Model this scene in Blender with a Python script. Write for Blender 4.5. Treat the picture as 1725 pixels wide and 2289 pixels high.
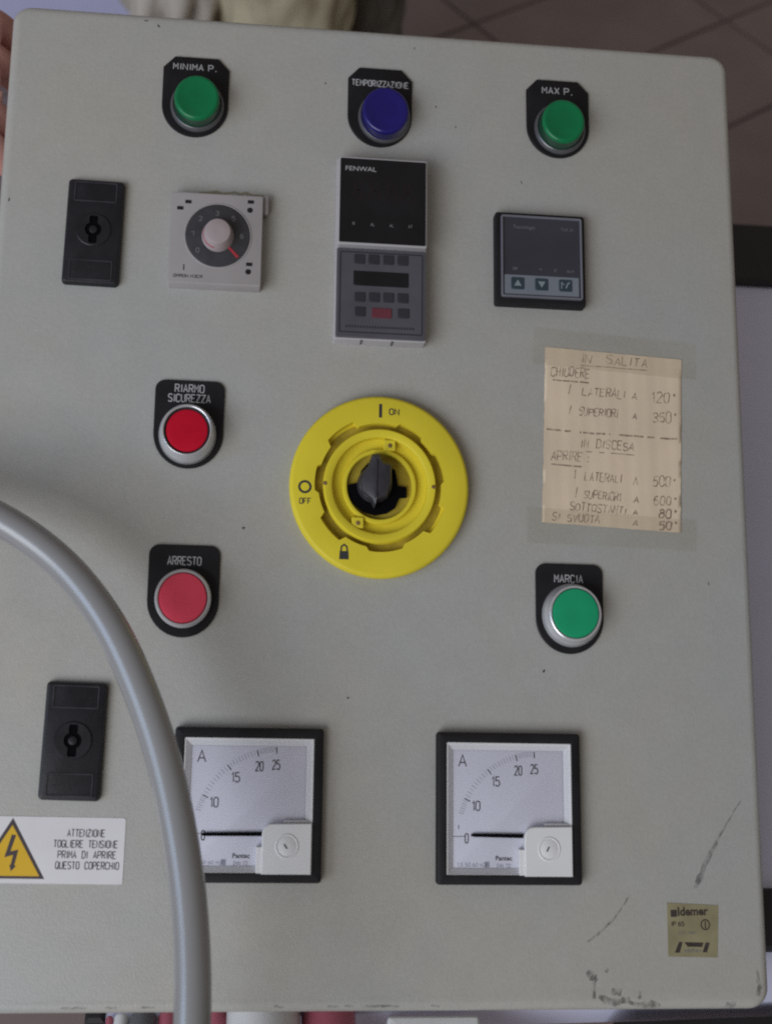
import bpy, bmesh, math, random
from mathutils import Matrix, Vector, noise

scn = bpy.context.scene
for o in list(bpy.data.objects):
    bpy.data.objects.remove(o)
COL = scn.collection
MM = 0.001

# ------------------------------------------------------------------ frames
# The cover of the control box lies tilted 25 degrees on a bench: PANEL takes
# (right, up the cover, out of the cover) in metres to the world.
PANEL = Matrix.Translation((0, 0, .66)) @ Matrix.Rotation(math.radians(25), 4, 'X')

# ------------------------------------------------------------------ camera
cam = bpy.data.cameras.new('camera')
co = bpy.data.objects.new('camera', cam)
COL.objects.link(co)
R_ = ((0.9934332809, 0.0105595419, 0.1139245909),
      (0.0337903093, -0.9783941333, -0.2039684654),
      (0.1093093378, 0.2064786089, -0.9723261041))
rx, ry, rz = Vector(R_[0]), Vector(R_[1]), Vector(R_[2])
cm = Matrix((rx, -ry, -rz)).transposed().to_4x4()
cm.translation = Vector((-0.0737285, -0.1439916, 0.6622263))
co.matrix_world = PANEL @ cm
cam.sensor_fit = 'VERTICAL'
cam.sensor_height = 36.0
cam.lens = 3000.0 / 2289.0 * 36.0
cam.clip_start = .02
cam.clip_end = 60
cam.dof.use_dof = True
cam.dof.focus_distance = .70
cam.dof.aperture_fstop = 8
scn.camera = co

# ------------------------------------------------------------------ world and lamps
w = bpy.data.worlds.new('World')
scn.world = w
w.use_nodes = True
bg = w.node_tree.nodes['Background']
bg.inputs[0].default_value = (1.0, .90, .81, 1)
bg.inputs[1].default_value = .18


def lamp(name, loc, target, sx, sy, power, col):
    l = bpy.data.lights.new(name, 'AREA')
    l.shape = 'RECTANGLE'
    l.size, l.size_y = sx, sy
    l.energy = power
    l.color = col
    o = bpy.data.objects.new(name, l)
    COL.objects.link(o)
    d = (Vector(target) - Vector(loc)).normalized()
    o.rotation_euler = d.to_track_quat('-Z', 'Y').to_euler()
    o.location = loc
    return o


lamp('window_light', (-1.75, -2.25, 1.85), (0, 0, .62), 2.2, 1.7, 65, (.91, .95, 1.0))
lamp('side_window_light', (-2.0, -.73, 1.64), (0, 0, .62), .5, 1.3, 8, (.48, .67, 1.0))

scn.view_settings.view_transform = 'Standard'
scn.view_settings.look = 'None'
scn.view_settings.gamma = 1
scn.view_settings.exposure = 0
scn.render.engine = 'CYCLES'
scn.cycles.use_denoising = False
scn.cycles.max_bounces = 8
scn.cycles.transparent_max_bounces = 16
scn.cycles.filter_width = 2.1

random.seed(4)


# ------------------------------------------------------------------ materials
def mat(name, col, rough=.5, metal=0, var=0, vscale=40, bump=0, bscale=300, coat=0, spec=.5, detail=4, trans=0):
    m = bpy.data.materials.new(name)
    m.use_nodes = True
    nt = m.node_tree
    b = nt.nodes['Principled BSDF']
    b.inputs['Base Color'].default_value = (*col, 1)
    b.inputs['Roughness'].default_value = rough
    b.inputs['Metallic'].default_value = metal
    b.inputs['Specular IOR Level'].default_value = spec
    b.inputs['Coat Weight'].default_value = coat
    b.inputs['Coat Roughness'].default_value = .15
    b.inputs['Transmission Weight'].default_value = trans
    tc = nt.nodes.new('ShaderNodeTexCoord')
    if var:
        n = nt.nodes.new('ShaderNodeTexNoise')
        n.inputs['Scale'].default_value = vscale
        n.inputs['Detail'].default_value = detail
        nt.links.new(tc.outputs['Object'], n.inputs['Vector'])
        r = nt.nodes.new('ShaderNodeMapRange')
        r.inputs[1].default_value = .25
        r.inputs[2].default_value = .75
        r.inputs[3].default_value = 1 - var
        r.inputs[4].default_value = 1 + var
        nt.links.new(n.outputs[0], r.inputs[0])
        mx = nt.nodes.new('ShaderNodeVectorMath')
        mx.operation = 'SCALE'
        mx.inputs[0].default_value = col
        nt.links.new(r.outputs[0], mx.inputs['Scale'])
        nt.links.new(mx.outputs[0], b.inputs['Base Color'])
        r2 = nt.nodes.new('ShaderNodeMapRange')
        r2.inputs[3].default_value = max(.02, rough - .12)
        r2.inputs[4].default_value = min(1, rough + .12)
        nt.links.new(n.outputs[0], r2.inputs[0])
        nt.links.new(r2.outputs[0], b.inputs['Roughness'])
    if bump:
        n2 = nt.nodes.new('ShaderNodeTexNoise')
        n2.inputs['Scale'].default_value = bscale
        n2.inputs['Detail'].default_value = 3
        nt.links.new(tc.outputs['Object'], n2.inputs['Vector'])
        bp = nt.nodes.new('ShaderNodeBump')
        bp.inputs['Strength'].default_value = bump
        bp.inputs['Distance'].default_value = .0004
        nt.links.new(n2.outputs[0], bp.inputs['Height'])
        nt.links.new(bp.outputs[0], b.inputs['Normal'])
    return m


def paint_material():
    """stove-enamelled sheet steel: orange peel, faint grime, faint yellowing"""
    m = mat('grey_enamel', (.40, .40, .385), .42, bump=.35, bscale=900)
    nt = m.node_tree
    b = nt.nodes['Principled BSDF']
    tc = nt.nodes['Texture Coordinate']

    def ns(scale, det, rough=.6):
        n = nt.nodes.new('ShaderNodeTexNoise')
        n.inputs['Scale'].default_value = scale
        n.inputs['Detail'].default_value = det
        n.inputs['Roughness'].default_value = rough
        nt.links.new(tc.outputs['Object'], n.inputs['Vector'])
        return n
    big, fine, grain = ns(7, 5), ns(60, 6), ns(420, 2)
    cr = nt.nodes.new('ShaderNodeValToRGB')
    e = cr.color_ramp.elements
    e[0].position, e[0].color = .33, (.420, .400, .356, 1)
    e[1].position, e[1].color = .66, (.398, .404, .388, 1)
    nt.links.new(big.outputs[0], cr.inputs[0])

    def rng(n, lo, hi, a=.3, c=.7):
        r = nt.nodes.new('ShaderNodeMapRange')
        for i, v in zip((1, 2, 3, 4), (a, c, lo, hi)):
            r.inputs[i].default_value = v
        nt.links.new(n.outputs[0], r.inputs[0])
        return r
    m1 = nt.nodes.new('ShaderNodeMath')
    m1.operation = 'MULTIPLY'
    nt.links.new(rng(fine, .975, 1.02).outputs[0], m1.inputs[0])
    nt.links.new(rng(grain, .965, 1.035).outputs[0], m1.inputs[1])
    sc = nt.nodes.new('ShaderNodeVectorMath')
    sc.operation = 'SCALE'
    nt.links.new(cr.outputs[0], sc.inputs[0])
    nt.links.new(m1.outputs[0], sc.inputs['Scale'])
    nt.links.new(sc.outputs[0], b.inputs['Base Color'])
    nt.links.new(rng(fine, .36, .5).outputs[0], b.inputs['Roughness'])
    return m


def film_material(name, col, alpha, rough=.35, nscale=None, lo=.45, hi=.6, stretch=(1, 1, 1)):
    """thin see-through film or rubbed mark: transparent mixed with a surface"""
    m = bpy.data.materials.new(name)
    m.use_nodes = True
    nt = m.node_tree
    b = nt.nodes['Principled BSDF']
    b.inputs['Base Color'].default_value = (*col, 1)
    b.inputs['Roughness'].default_value = rough
    out = nt.nodes['Material Output']
    t = nt.nodes.new('ShaderNodeBsdfTransparent')
    mx = nt.nodes.new('ShaderNodeMixShader')
    nt.links.new(t.outputs[0], mx.inputs[1])
    nt.links.new(b.outputs[0], mx.inputs[2])
    nt.links.new(mx.outputs[0], out.inputs[0])
    mx.inputs[0].default_value = alpha
    if nscale:
        tc = nt.nodes.new('ShaderNodeTexCoord')
        mp = nt.nodes.new('ShaderNodeMapping')
        mp.inputs['Scale'].default_value = stretch
        nt.links.new(tc.outputs['Object'], mp.inputs[0])
        n = nt.nodes.new('ShaderNodeTexNoise')
        n.inputs['Scale'].default_value = nscale
        n.inputs['Detail'].default_value = 6
        nt.links.new(mp.outputs[0], n.inputs['Vector'])
        r = nt.nodes.new('ShaderNodeMapRange')
        for i, v in zip((1, 2, 3, 4), (lo, hi, 0, alpha)):
            r.inputs[i].default_value = v
        nt.links.new(n.outputs[0], r.inputs[0])
        nt.links.new(r.outputs[0], mx.inputs[0])
    return m


def glass_material():
    m = bpy.data.materials.new('clear_pane')
    m.use_nodes = True
    nt = m.node_tree
    out = nt.nodes['Material Output']
    t = nt.nodes.new('ShaderNodeBsdfTransparent')
    t.inputs[0].default_value = (.96, .96, .97, 1)
    g = nt.nodes.new('ShaderNodeBsdfGlossy')
    g.inputs['Roughness'].default_value = .06
    f = nt.nodes.new('ShaderNodeLayerWeight')
    f.inputs[0].default_value = .12
    mx = nt.nodes.new('ShaderNodeMixShader')
    nt.links.new(f.outputs['Fresnel'], mx.inputs[0])
    nt.links.new(t.outputs[0], mx.inputs[1])
    nt.links.new(g.outputs[0], mx.inputs[2])
    nt.links.new(mx.outputs[0], out.inputs[0])
    return m


M = dict(
    paint=paint_material(),
    black=mat('black_plastic', (.011, .0105, .0125), .55, var=.25, vscale=90, bump=.12, bscale=1200, spec=.3),
    blackm=mat('worn_black_plastic', (.014, .0135, .017), .45, var=.3, vscale=120, bump=.15, bscale=700, spec=.35),
    hole=mat('dark_recess', (.003, .003, .004), .8, spec=.05),
    print_w=mat('white_engraving', (.43, .43, .44), .6),
    print_dim=mat('faded_grey_print', (.16, .16, .17), .6),
    numdim=mat('worn_numeral', (.17, .17, .18), .6),
    print_k=mat('black_print', (.035, .033, .035), .6),
    chrome=mat('satin_chrome', (.60, .60, .62), .27, metal=.45, var=.08, vscale=200),
    chromed=mat('dull_grey_ring', (.42, .42, .44), .34, metal=.55, var=.12, vscale=200),
    green_l=mat('green_lens', (.001, .165, .056), .38, var=.22, vscale=45, spec=.3, coat=.25),
    ringd=mat('smoky_ring', (.075, .075, .08), .28, var=.2, vscale=150, spec=.8),
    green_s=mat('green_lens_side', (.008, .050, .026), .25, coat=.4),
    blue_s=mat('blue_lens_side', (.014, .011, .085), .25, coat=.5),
    blue_l=mat('blue_lens', (.011, .007, .135), .3, var=.25, vscale=45, spec=.35, coat=.3),
    red_l=mat('red_lens', (.52, .006, .026), .35, var=.1, vscale=80, spec=.2),
    red_b=mat('faded_red_button', (.78, .075, .125), .6, var=.07, vscale=60, spec=.15),
    green_b=mat('green_button', (.014, .33, .15), .6, var=.08, vscale=60, spec=.15),
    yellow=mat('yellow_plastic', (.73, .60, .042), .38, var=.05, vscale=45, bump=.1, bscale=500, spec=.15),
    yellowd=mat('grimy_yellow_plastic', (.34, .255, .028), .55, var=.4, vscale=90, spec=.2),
    rust=mat('rusty_screw', (.20, .12, .04), .6, var=.3, vscale=300),
    greyk=mat('charcoal_knob', (.042, .040, .048), .36, var=.3, vscale=120),
    timer=mat('warm_grey_plastic', (.36, .335, .335), .45, var=.05, vscale=60),
    timerd=mat('dial_charcoal', (.045, .044, .050), .4, var=.2, vscale=120),
    knob=mat('pale_knob', (.40, .335, .34), .4, var=.06, vscale=80),
    redp=mat('red_pointer', (.42, .035, .05), .5),
    case=mat('pale_grey_case', (.44, .42, .43), .42, var=.05, vscale=60),
    facek=mat('black_display', (.007, .007, .009), .22, var=.3, vscale=60),
    keyp=mat('slate_keypad', (.085, .082, .098), .42, var=.12, vscale=60),
    keyk=mat('dark_key', (.03, .029, .037), .45, var=.1, vscale=100),
    keyr=mat('dull_red_key', (.135, .028, .042), .45, var=.12, vscale=100),
    led=mat('dead_red_segments', (.0125, .0065, .008), .25),
    ctlface=mat('slate_front', (.15, .15, .18), .35, var=.1, vscale=60),
    ctlwin=mat('smoked_window', (.042, .042, .054), .16, var=.15, vscale=40),
    ctlband=mat('blue_grey_band', (.18, .20, .235), .4, var=.06, vscale=60),
    ctlkey=mat('dark_teal_key', (.028, .048, .062), .42),
    arrow=mat('pale_arrow', (.22, .27, .28), .5),
    white=mat('white_plastic', (.74, .74, .74), .35, var=.03, vscale=50),
    dial=mat('pale_dial_card', (.76, .76, .84), .55, var=.03, vscale=40),
    tick=mat('grey_tick', (.34, .34, .40), .6),
    glass=glass_material(),
    stick=mat('white_vinyl', (.74, .72, .74), .4, var=.04, vscale=40),
    hazard=mat('hazard_yellow', (.72, .44, .02), .45, var=.05, vscale=40),
    hazardk=mat('hazard_black', (.06, .045, .05), .5),
    seal=mat('olive_foil', (.265, .235, .135), .42, var=.2, vscale=70),
    sealk=mat('seal_ink', (.045, .032, .03), .5, var=.3, vscale=200),
    paper=mat('aged_paper', (.70, .565, .415), .8, var=.09, vscale=24, bump=.2, bscale=500, detail=7),
    ink=film_material('ballpoint_ink', (.19, .135, .10), .66, .6, 420, .28, .60),
    tape=film_material('clear_tape', (.46, .40, .27), .14, .2, 26, .1, .9),
    scuff=film_material('rubbed_scuff', (.07, .07, .065), .68, .6, 380, .34, .78, (1, .5, 1)),
    chip=mat('paint_chip', (.06, .055, .05), .7),
    edge_shade=mat('painted_edge_shade', (.27, .25, .17), .7, var=.2, vscale=200, bump=.5, bscale=300),  # olive tone of the shadow painted above the timer
    cable=mat('grey_pvc', (.27, .27, .275), .3, var=.03, vscale=14, spec=.5, coat=1.0),
    tile=mat('brown_floor_tile', (.235, .178, .168), .45, var=.14, vscale=9, bump=.1, bscale=120),
    grout=mat('floor_grout', (.15, .118, .112), .9, var=.2, vscale=60),
    bench=mat('lilac_white_laminate', (.74, .76, .98), .4, var=.04, vscale=12),
    trim=mat('black_rubber_trim', (.013, .012, .014), .55, var=.2, vscale=60),
    steel=mat('bench_leg_steel', (.2, .2, .22), .4, metal=.6),
    cabinet=mat('lilac_cabinet_paint', (.52, .53, .76), .45, var=.05, vscale=10),
    khaki=mat('khaki_cotton', (.47, .42, .29), .85, var=.14, vscale=22, bump=.6, bscale=900),
    shirt=mat('beige_cotton', (.48, .44, .39), .85, var=.1, vscale=20, bump=.6, bscale=900),
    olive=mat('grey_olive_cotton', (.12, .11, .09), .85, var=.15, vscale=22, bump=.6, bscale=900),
    skin=mat('skin', (.66, .34, .29), .5, var=.12, vscale=35, bump=.2, bscale=400),
    hair=mat('dark_hair', (.03, .02, .015), .6, var=.3, vscale=80),
    shoe=mat('dark_leather', (.03, .025, .022), .5),
    redt=mat('red_plastic', (.46, .12, .165), .35, var=.06, vscale=40),
    greyt=mat('mid_grey_plastic', (.12, .12, .13), .4),
)

M['cable'].node_tree.nodes['Principled BSDF'].inputs['Coat Roughness'].default_value = .26


# ------------------------------------------------------------------ mesh helpers (mm in, metres out)
def mk(name, verts, faces, material, parent=None, loc=(0, 0, 0), ang=35, scale=MM):
    me = bpy.data.meshes.new(name)
    me.from_pydata([(v[0] * scale, v[1] * scale, v[2] * scale) for v in verts], [], faces)
    me.validate()
    bm = bmesh.new()
    bm.from_mesh(me)
    bmesh.ops.recalc_face_normals(bm, faces=bm.faces)
    bm.to_mesh(me)
    bm.free()
    me.polygons.foreach_set('use_smooth', [True] * len(me.polygons))
    me.set_sharp_from_angle(angle=math.radians(ang))
    me.materials.append(material)
    o = bpy.data.objects.new(name, me)
    COL.objects.link(o)
    if parent:
        o.parent = parent
    o.location = [c * scale for c in loc]
    return o


class G:
    """collects shells into one mesh"""
    def __init__(s):
        s.v, s.f = [], []

    def loft(s, loops, top=True, bottom=True, close=False):
        n = len(loops[0])
        b = len(s.v)
        for lp in loops:
            s.v += [tuple(p) for p in lp]
        L = len(loops)
        for i in range(L if close else L - 1):
            a, c = b + i * n, b + ((i + 1) % L) * n
            for k in range(n):
                s.f.append((a + k, a + (k + 1) % n, c + (k + 1) % n, c + k))
        if not close:
            if bottom:
                s.f.append(tuple(b + k for k in reversed(range(n))))
            if top:
                s.f.append(tuple(b + (L - 1) * n + k for k in range(n)))
        return s

    def poly(s, pts, z0, z1):
        return s.loft([[(x, y, z0) for x, y in pts], [(x, y, z1) for x, y in pts]])

    def box(s, x0, x1, y0, y1, z0, z1, bev=0):
        cx, cy = (x0 + x1) / 2, (y0 + y1) / 2
        prof = [(0, z0), (0, z1)] if not bev else [(0, z0), (0, z1 - bev), (bev, z1)]
        return s.rr(cx, cy, x1 - x0, y1 - y0, 0, prof)

    def rr(s, cx, cy, w_, h_, r, prof, top=True, bottom=True, n=5, close=False):
        return s.loft([[(cx + x, cy + y, z) for x, y in rrect(w_ - 2 * i, h_ - 2 * i, max(r - i, .02) if r else 0, n)]
                       for i, z in prof], top, bottom, close)

    def lathe(s, cx, cy, prof, n=48, ky=1, top=True, bottom=True, close=False):
        return s.loft([[(cx + r * math.cos(2 * math.pi * k / n), cy + ky * r * math.sin(2 * math.pi * k / n), z)
                        for k in range(n)] for r, z in prof], top, bottom, close)

    def ribbon(s, pts, wd, z, zf=None):
        """flat stroke along pts"""
        P = [Vector((p[0], p[1])) for p in pts]
        P2 = [P[0]]
        for q in P[1:]:
            if (q - P2[-1]).length > 1e-4:
                P2.append(q)
        if len(P2) < 2:
            return s
        b = len(s.v)
        n = len(P2)
        for i in range(n):
            d1 = (P2[i] - P2[i - 1]).normalized() if i else (P2[1] - P2[0]).normalized()
            d2 = (P2[i + 1] - P2[i]).normalized() if i < n - 1 else d1
            d = (d1 + d2)
            d = d.normalized() if d.length > .2 else d2
            nn = Vector((-d.y, d.x))
            k = 1 / max(.5, abs(nn.dot(Vector((-d2.y, d2.x)))))
            ww = (wd[i] if isinstance(wd, (list, tuple)) else wd) / 2 * k
            for sg in (1, -1):
                q = P2[i] + nn * ww * sg
                s.v.append((q.x, q.y, z + (zf(q.x, q.y) if zf else 0)))
        for i in range(n - 1):
            a = b + 2 * i
            s.f.append((a, a + 1, a + 3, a + 2))
        return s

    def out(s, name, material, parent=None, loc=(0, 0, 0), ang=35, scale=MM):
        return mk(name, s.v, s.f, material, parent, loc, ang, scale)


def rrect(w_, h_, r, n=5):
    if not r:
        return [(w_ / 2, -h_ / 2), (w_ / 2, h_ / 2), (-w_ / 2, h_ / 2), (-w_ / 2, -h_ / 2)]
    pts = []
    for cx, cy, a0 in ((w_ / 2 - r, -h_ / 2 + r, -90), (w_ / 2 - r, h_ / 2 - r, 0), (-w_ / 2 + r, h_ / 2 - r, 90), (-w_ / 2 + r, -h_ / 2 + r, 180)):
        for k in range(n + 1):
            a = math.radians(a0 + 90 * k / n)
            pts.append((cx + r * math.cos(a), cy + r * math.sin(a)))
    return pts


# single-stroke capitals, 4 wide and 6 high
SF = {
    'A': [[(0, 0), (2, 6), (4, 0)], [(.7, 2), (3.3, 2)]],
    'B': [[(0, 0), (0, 6), (2.6, 6), (3.6, 5.3), (3.6, 3.9), (2.6, 3.1), (0, 3.1)], [(2.6, 3.1), (4, 2.3), (4, .8), (3, 0), (0, 0)]],
    'C': [[(4, 5), (3, 6), (1, 6), (0, 5), (0, 1), (1, 0), (3, 0), (4, 1)]],
    'D': [[(0, 0), (0, 6), (2.5, 6), (4, 4.6), (4, 1.4), (2.5, 0), (0, 0)]],
    'E': [[(4, 6), (0, 6), (0, 0), (4, 0)], [(0, 3.1), (3, 3.1)]],
    'F': [[(4, 6), (0, 6), (0, 0)], [(0, 3.1), (3, 3.1)]],
    'G': [[(4, 5), (3, 6), (1, 6), (0, 5), (0, 1), (1, 0), (3, 0), (4, 1), (4, 2.8), (2.4, 2.8)]],
    'H': [[(0, 0), (0, 6)], [(4, 0), (4, 6)], [(0, 3), (4, 3)]],
    'I': [[(2, 0), (2, 6)]],
    'K': [[(0, 0), (0, 6)], [(4, 6), (0, 2.6)], [(1.2, 3.6), (4, 0)]],
    'L': [[(0, 6), (0, 0), (3.8, 0)]],
    'M': [[(0, 0), (0, 6), (2, 2.6), (4, 6), (4, 0)]],
    'N': [[(0, 0), (0, 6), (4, 0), (4, 6)]],
    'O': [[(1, 0), (0, 1), (0, 5), (1, 6), (3, 6), (4, 5), (4, 1), (3, 0), (1, 0)]],
    'P': [[(0, 0), (0, 6), (3, 6), (4, 5.2), (4, 3.6), (3, 2.8), (0, 2.8)]],
    'Q': [[(1, 0), (0, 1), (0, 5), (1, 6), (3, 6), (4, 5), (4, 1), (3, 0), (1, 0)], [(2.4, 1.6), (4.2, -.4)]],
    'R': [[(0, 0), (0, 6), (3, 6), (4, 5.2), (4, 3.7), (3, 3), (0, 3)], [(2, 3), (4, 0)]],
    'S': [[(4, 5.1), (3, 6), (1, 6), (0, 5.1), (0, 3.9), (1, 3.2), (3, 2.8), (4, 2.1), (4, .9), (3, 0), (1, 0), (0, .9)]],
    'T': [[(0, 6), (4, 6)], [(2, 6), (2, 0)]],
    'U': [[(0, 6), (0, 1), (1, 0), (3, 0), (4, 1), (4, 6)]],
    'V': [[(0, 6), (2, 0), (4, 6)]],
    'W': [[(0, 6), (1, 0), (2, 4), (3, 0), (4, 6)]],
    'X': [[(0, 0), (4, 6)], [(0, 6), (4, 0)]],
    'Z': [[(0, 6), (4, 6), (0, 0), (4, 0)]],
    '.': [[(1.6, 0), (2.2, 0), (2.2, .6)]],
    ':': [[(1.8, .6), (2.2, 1.2)], [(1.8, 3.4), (2.2, 4)]],
    '0': [[(1, 0), (0, 1), (0, 5), (1, 6), (3, 6), (4, 5), (4, 1), (3, 0), (1, 0)]],
    '1': [[(.8, 4.6), (2.2, 6), (2.2, 0)]],
    '2': [[(0, 5), (1, 6), (3, 6), (4, 5), (4, 4), (0, 0), (4, 0)]],
    '3': [[(0, 5.4), (1, 6), (3, 6), (4, 5), (3.6, 3.6), (2, 3.1), (4, 2.3), (4, 1), (3, 0), (1, 0), (0, .8)]],
    '5': [[(3.8, 6), (.4, 6), (.2, 3.4), (2.6, 3.7), (4, 2.7), (4, 1), (3, 0), (1, 0), (0, .8)]],
    '6': [[(3.6, 5.6), (2.4, 6), (.8, 5), (0, 3), (0, 1), (1, 0), (3, 0), (4, 1), (4, 2.3), (3, 3.2), (1, 3.2), (0, 2.2)]],
    '7': [[(0, 6), (4, 6), (1.4, 0)]],
    '8': [[(2, 3.2), (.5, 4), (.5, 5.3), (1.4, 6), (2.6, 6), (3.5, 5.3), (3.5, 4), (2, 3.2), (0, 2.2), (0, .8), (1, 0), (3, 0), (4, .8), (4, 2.2), (2, 3.2)]],
    'd': [[(1.6, 4.4), (2.4, 4.4), (2.4, 5.4), (1.6, 5.4), (1.6, 4.4)]],   # degree ring
    '-': [[(.5, 3), (3.5, 3)]],
}


def strokes(txt, x0, y0, width, height, wd, z, hand=0, ang=0, zf=None, g=None):
    """text of single strokes from (x0,y0) baseline, fitted to width"""
    g = g or G()
    adv = sum(3.2 if c == ' ' else (3.0 if c in 'I.:1' else 5.6) for c in txt) - 1.6
    sx = width / adv
    sy = height / 6
    x = 0
    ca, sa = math.cos(ang), math.sin(ang)
    j = 0
    for c in txt:
        if c == ' ':
            x += 3.2
            continue
        off = -1 if c in 'I.:1' else 0
        dy = random.uniform(-1, 1) * hand * 1.3
        hs = 1 + random.uniform(-1, 1) * hand * .35
        for st in SF[c]:
            pts = []
            for (u, v) in st:
                u2 = (x + off + u + random.uniform(-1, 1) * hand + v * hand * .45) * sx
                v2 = (v * hs + dy + random.uniform(-1, 1) * hand) * sy
                pts.append((x0 + u2 * ca - v2 * sa, y0 + u2 * sa + v2 * ca))
            g.ribbon(pts, wd, z + .008 * (j % 5), zf)
            j += 1
        x += 3.0 if off else 5.6
    return g


def font_text(name, txt, x, y, size, z, material, parent, ang=0, xs=1.0, align='CENTER', loc=(0, 0, 0), shear=0, bold=0):
    """printed word in the built-in face, as a thin mesh lying on a face"""
    c = bpy.data.curves.new('tmp', 'FONT')
    c.body = txt
    c.size = size
    c.align_x = align
    c.align_y = 'CENTER'
    c.shear = shear
    c.offset = bold * size
    c.resolution_u = 3
    t = bpy.data.objects.new('tmp', c)
    COL.objects.link(t)
    bpy.context.view_layer.update()
    me = bpy.data.meshes.new_from_object(t.evaluated_get(bpy.context.evaluated_depsgraph_get()))
    bpy.data.objects.remove(t)
    bpy.data.curves.remove(c)
    ca, sa = math.cos(ang), math.sin(ang)
    for v in me.vertices:
        px, py = v.co.x * xs, v.co.y
        v.co = ((x + px * ca - py * sa) * MM, (y + px * sa + py * ca) * MM, z * MM)
    me.name = name
    me.materials.clear()
    me.materials.append(material)
    o = bpy.data.objects.new(name, me)
    COL.objects.link(o)
    o.parent = parent
    o.location = [q * MM for q in loc]
    return o


def tag(o, label, cat=None, group=None, kind=None):
    if label:
        o['label'] = label
    if cat:
        o['category'] = cat
    if group:
        o['group'] = group
    if kind:
        o['kind'] = kind
    return o


def empty(name, mw=None):
    o = bpy.data.objects.new(name, None)
    o.empty_display_size = .05
    COL.objects.link(o)
    if mw is not None:
        o.matrix_world = mw
    return o


# ------------------------------------------------------------------ the setting
floor = G().box(-6000, 6000, -4000, 7000, -60, -6).out('floor', M['grout'])
tag(floor, 'brown tiled floor behind and below the bench', kind='structure')
TU, TV, TA = 379.0, 197.0, math.radians(36)
ua = Vector((math.cos(TA), math.sin(TA)))
va = Vector((math.sin(TA), -math.cos(TA)))
A0 = Vector((268, 1459))
tile_me = None
for i in range(-12, 12):
    for j in range(-20, 20):
        c = A0 + ua * (TU * (i + .5)) + va * (TV * (j + .5))
        if not (-1900 < c.x < 2000 and -1100 < c.y < 2500):
            continue
        if tile_me is None:
            t = G().rr(0, 0, TU - 5, TV - 5, 3, [(0, -5.9), (0, -1.5), (1.5, 0)], n=2).out('tile', M['tile'], floor)
            tile_me = t.data
        else:
            t = bpy.data.objects.new('tile', tile_me)
            COL.objects.link(t)
            t.parent = floor
        t.location = (c.x * MM, c.y * MM, random.uniform(-.5, .3) * MM)
        t.rotation_euler = (random.uniform(-.002, .002), random.uniform(-.002, .002), TA)

BZ = 500.0     # bench top height, mm
bench = empty('work_bench', Matrix.Translation((.4, .1, 0)))
tag(bench, 'lilac white bench with black edge trim lying under the control panel', 'bench')


def bpart(name, g, m):
    o = g.out(name, m, bench)
    o.location = (-.4, -.1, 0)
    return o


def quadprism(g, pts, z0, z1):
    return g.poly(pts, z0, z1)


bpart('bench_top', quadprism(G(), [(-131, -208), (1100, -180), (1100, 349), (-131, 349)], BZ - 28, BZ), M['bench'])
bpart('edge_trim', G().box(-141, 1110, 349.3, 419, BZ - 34, BZ + 6, 3), M['trim'])
bpart('edge_trim', G().box(-141, -131.3, -209, 349, BZ - 34, BZ + 3, 2), M['trim'])
bpart('edge_trim', quadprism(G(), [(128, -250), (1110, -228), (1110, -183.5), (128, -211)], BZ - 34, BZ + 3), M['trim'])
bpart('rubber_strip', G().box(200, 1100, -174, -139, BZ + .3, BZ + 5, 2), M['trim'])
for lx in (-90, 1050):
    for ly in (-150, 330):
        bpart('leg', G().rr(lx, ly, 45, 45, 5, [(0, 0), (0, BZ - 28.5)]), M['steel'])

cab = empty('cabinet', Matrix.Translation((-.60, 1.45, 0)))
tag(cab, 'pale lilac cabinet behind the upper left corner of the panel', 'cabinet')
o = G().rr(0, 0, 800, 380, 8, [(0, 60), (0, 896), (4, 900)]).out('carcass', M['cabinet'], cab)
G().rr(0, 0, 760, 340, 3, [(0, 0), (0, 59.5)]).out('plinth', M['cabinet'], cab)
for sx_ in (-1, 1):
    d_ = G().box(sx_ * 199 - 196, sx_ * 199 + 196, -205, -190.5, 70, 890, 0).out('door', M['cabinet'], cab)
    G().rr(sx_ * 30, -215, 12, 16, 3, [(0, 560), (0, 680)]).out('handle', M['steel'], d_)

# ------------------------------------------------------------------ the control panel
panel = empty('control_panel', PANEL)
tag(panel, 'grey metal control panel cover with push buttons, meters and yellow rotary switch', 'control panel')

XL, XR, YB, YT = -201.7, 191.5, -244.0, 266.7
cxp, cyp = (XL + XR) / 2, (YB + YT) / 2
cover = G().rr(cxp, cyp, XR - XL, YT - YB, 10, [(0, -62), (0, -4.5), (.35, -2.7), (1.3, -1.2), (2.8, -.3), (4.6, 0)], n=8).out('cover_sheet', M['paint'], panel, ang=60)
tag(cover, 'grey enamelled cover sheet with rounded corners, scuffed at the lower right')

KY = 1.06   # the round fittings measure a touch taller than wide


def plate_outline(wd, ht, kind):
    r = wd / 2
    yb = -ht / 2 + r * 1.04
    pts = []
    for k in range(25):
        a = math.pi + math.pi * k / 24
        pts.append((r * math.cos(a), yb + r * 1.04 * math.sin(a)))
    if kind == 'chamfer':
        pts += [(r, ht / 2 - 6.5), (r - 6, ht / 2), (-r + 6, ht / 2), (-r, ht / 2 - 6.5)]
    else:
        c = 5.0
        for cx, a0 in ((r - c, 0), (-r + c, 90)):
            for k in range(7):
                a = math.radians(a0 + 15 * k)
                pts.append((cx + c * math.cos(a), ht / 2 - c + c * math.sin(a)))
    return pts


def scale_loop(pts, d):
    cx = sum(p[0] for p in pts) / len(pts)
    cy = sum(p[1] for p in pts) / len(pts)
    return [(cx + (x - cx) * (1 - d / 17.4), cy + (y - cy) * (1 - d / 22.9)) for x, y in pts]


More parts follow.
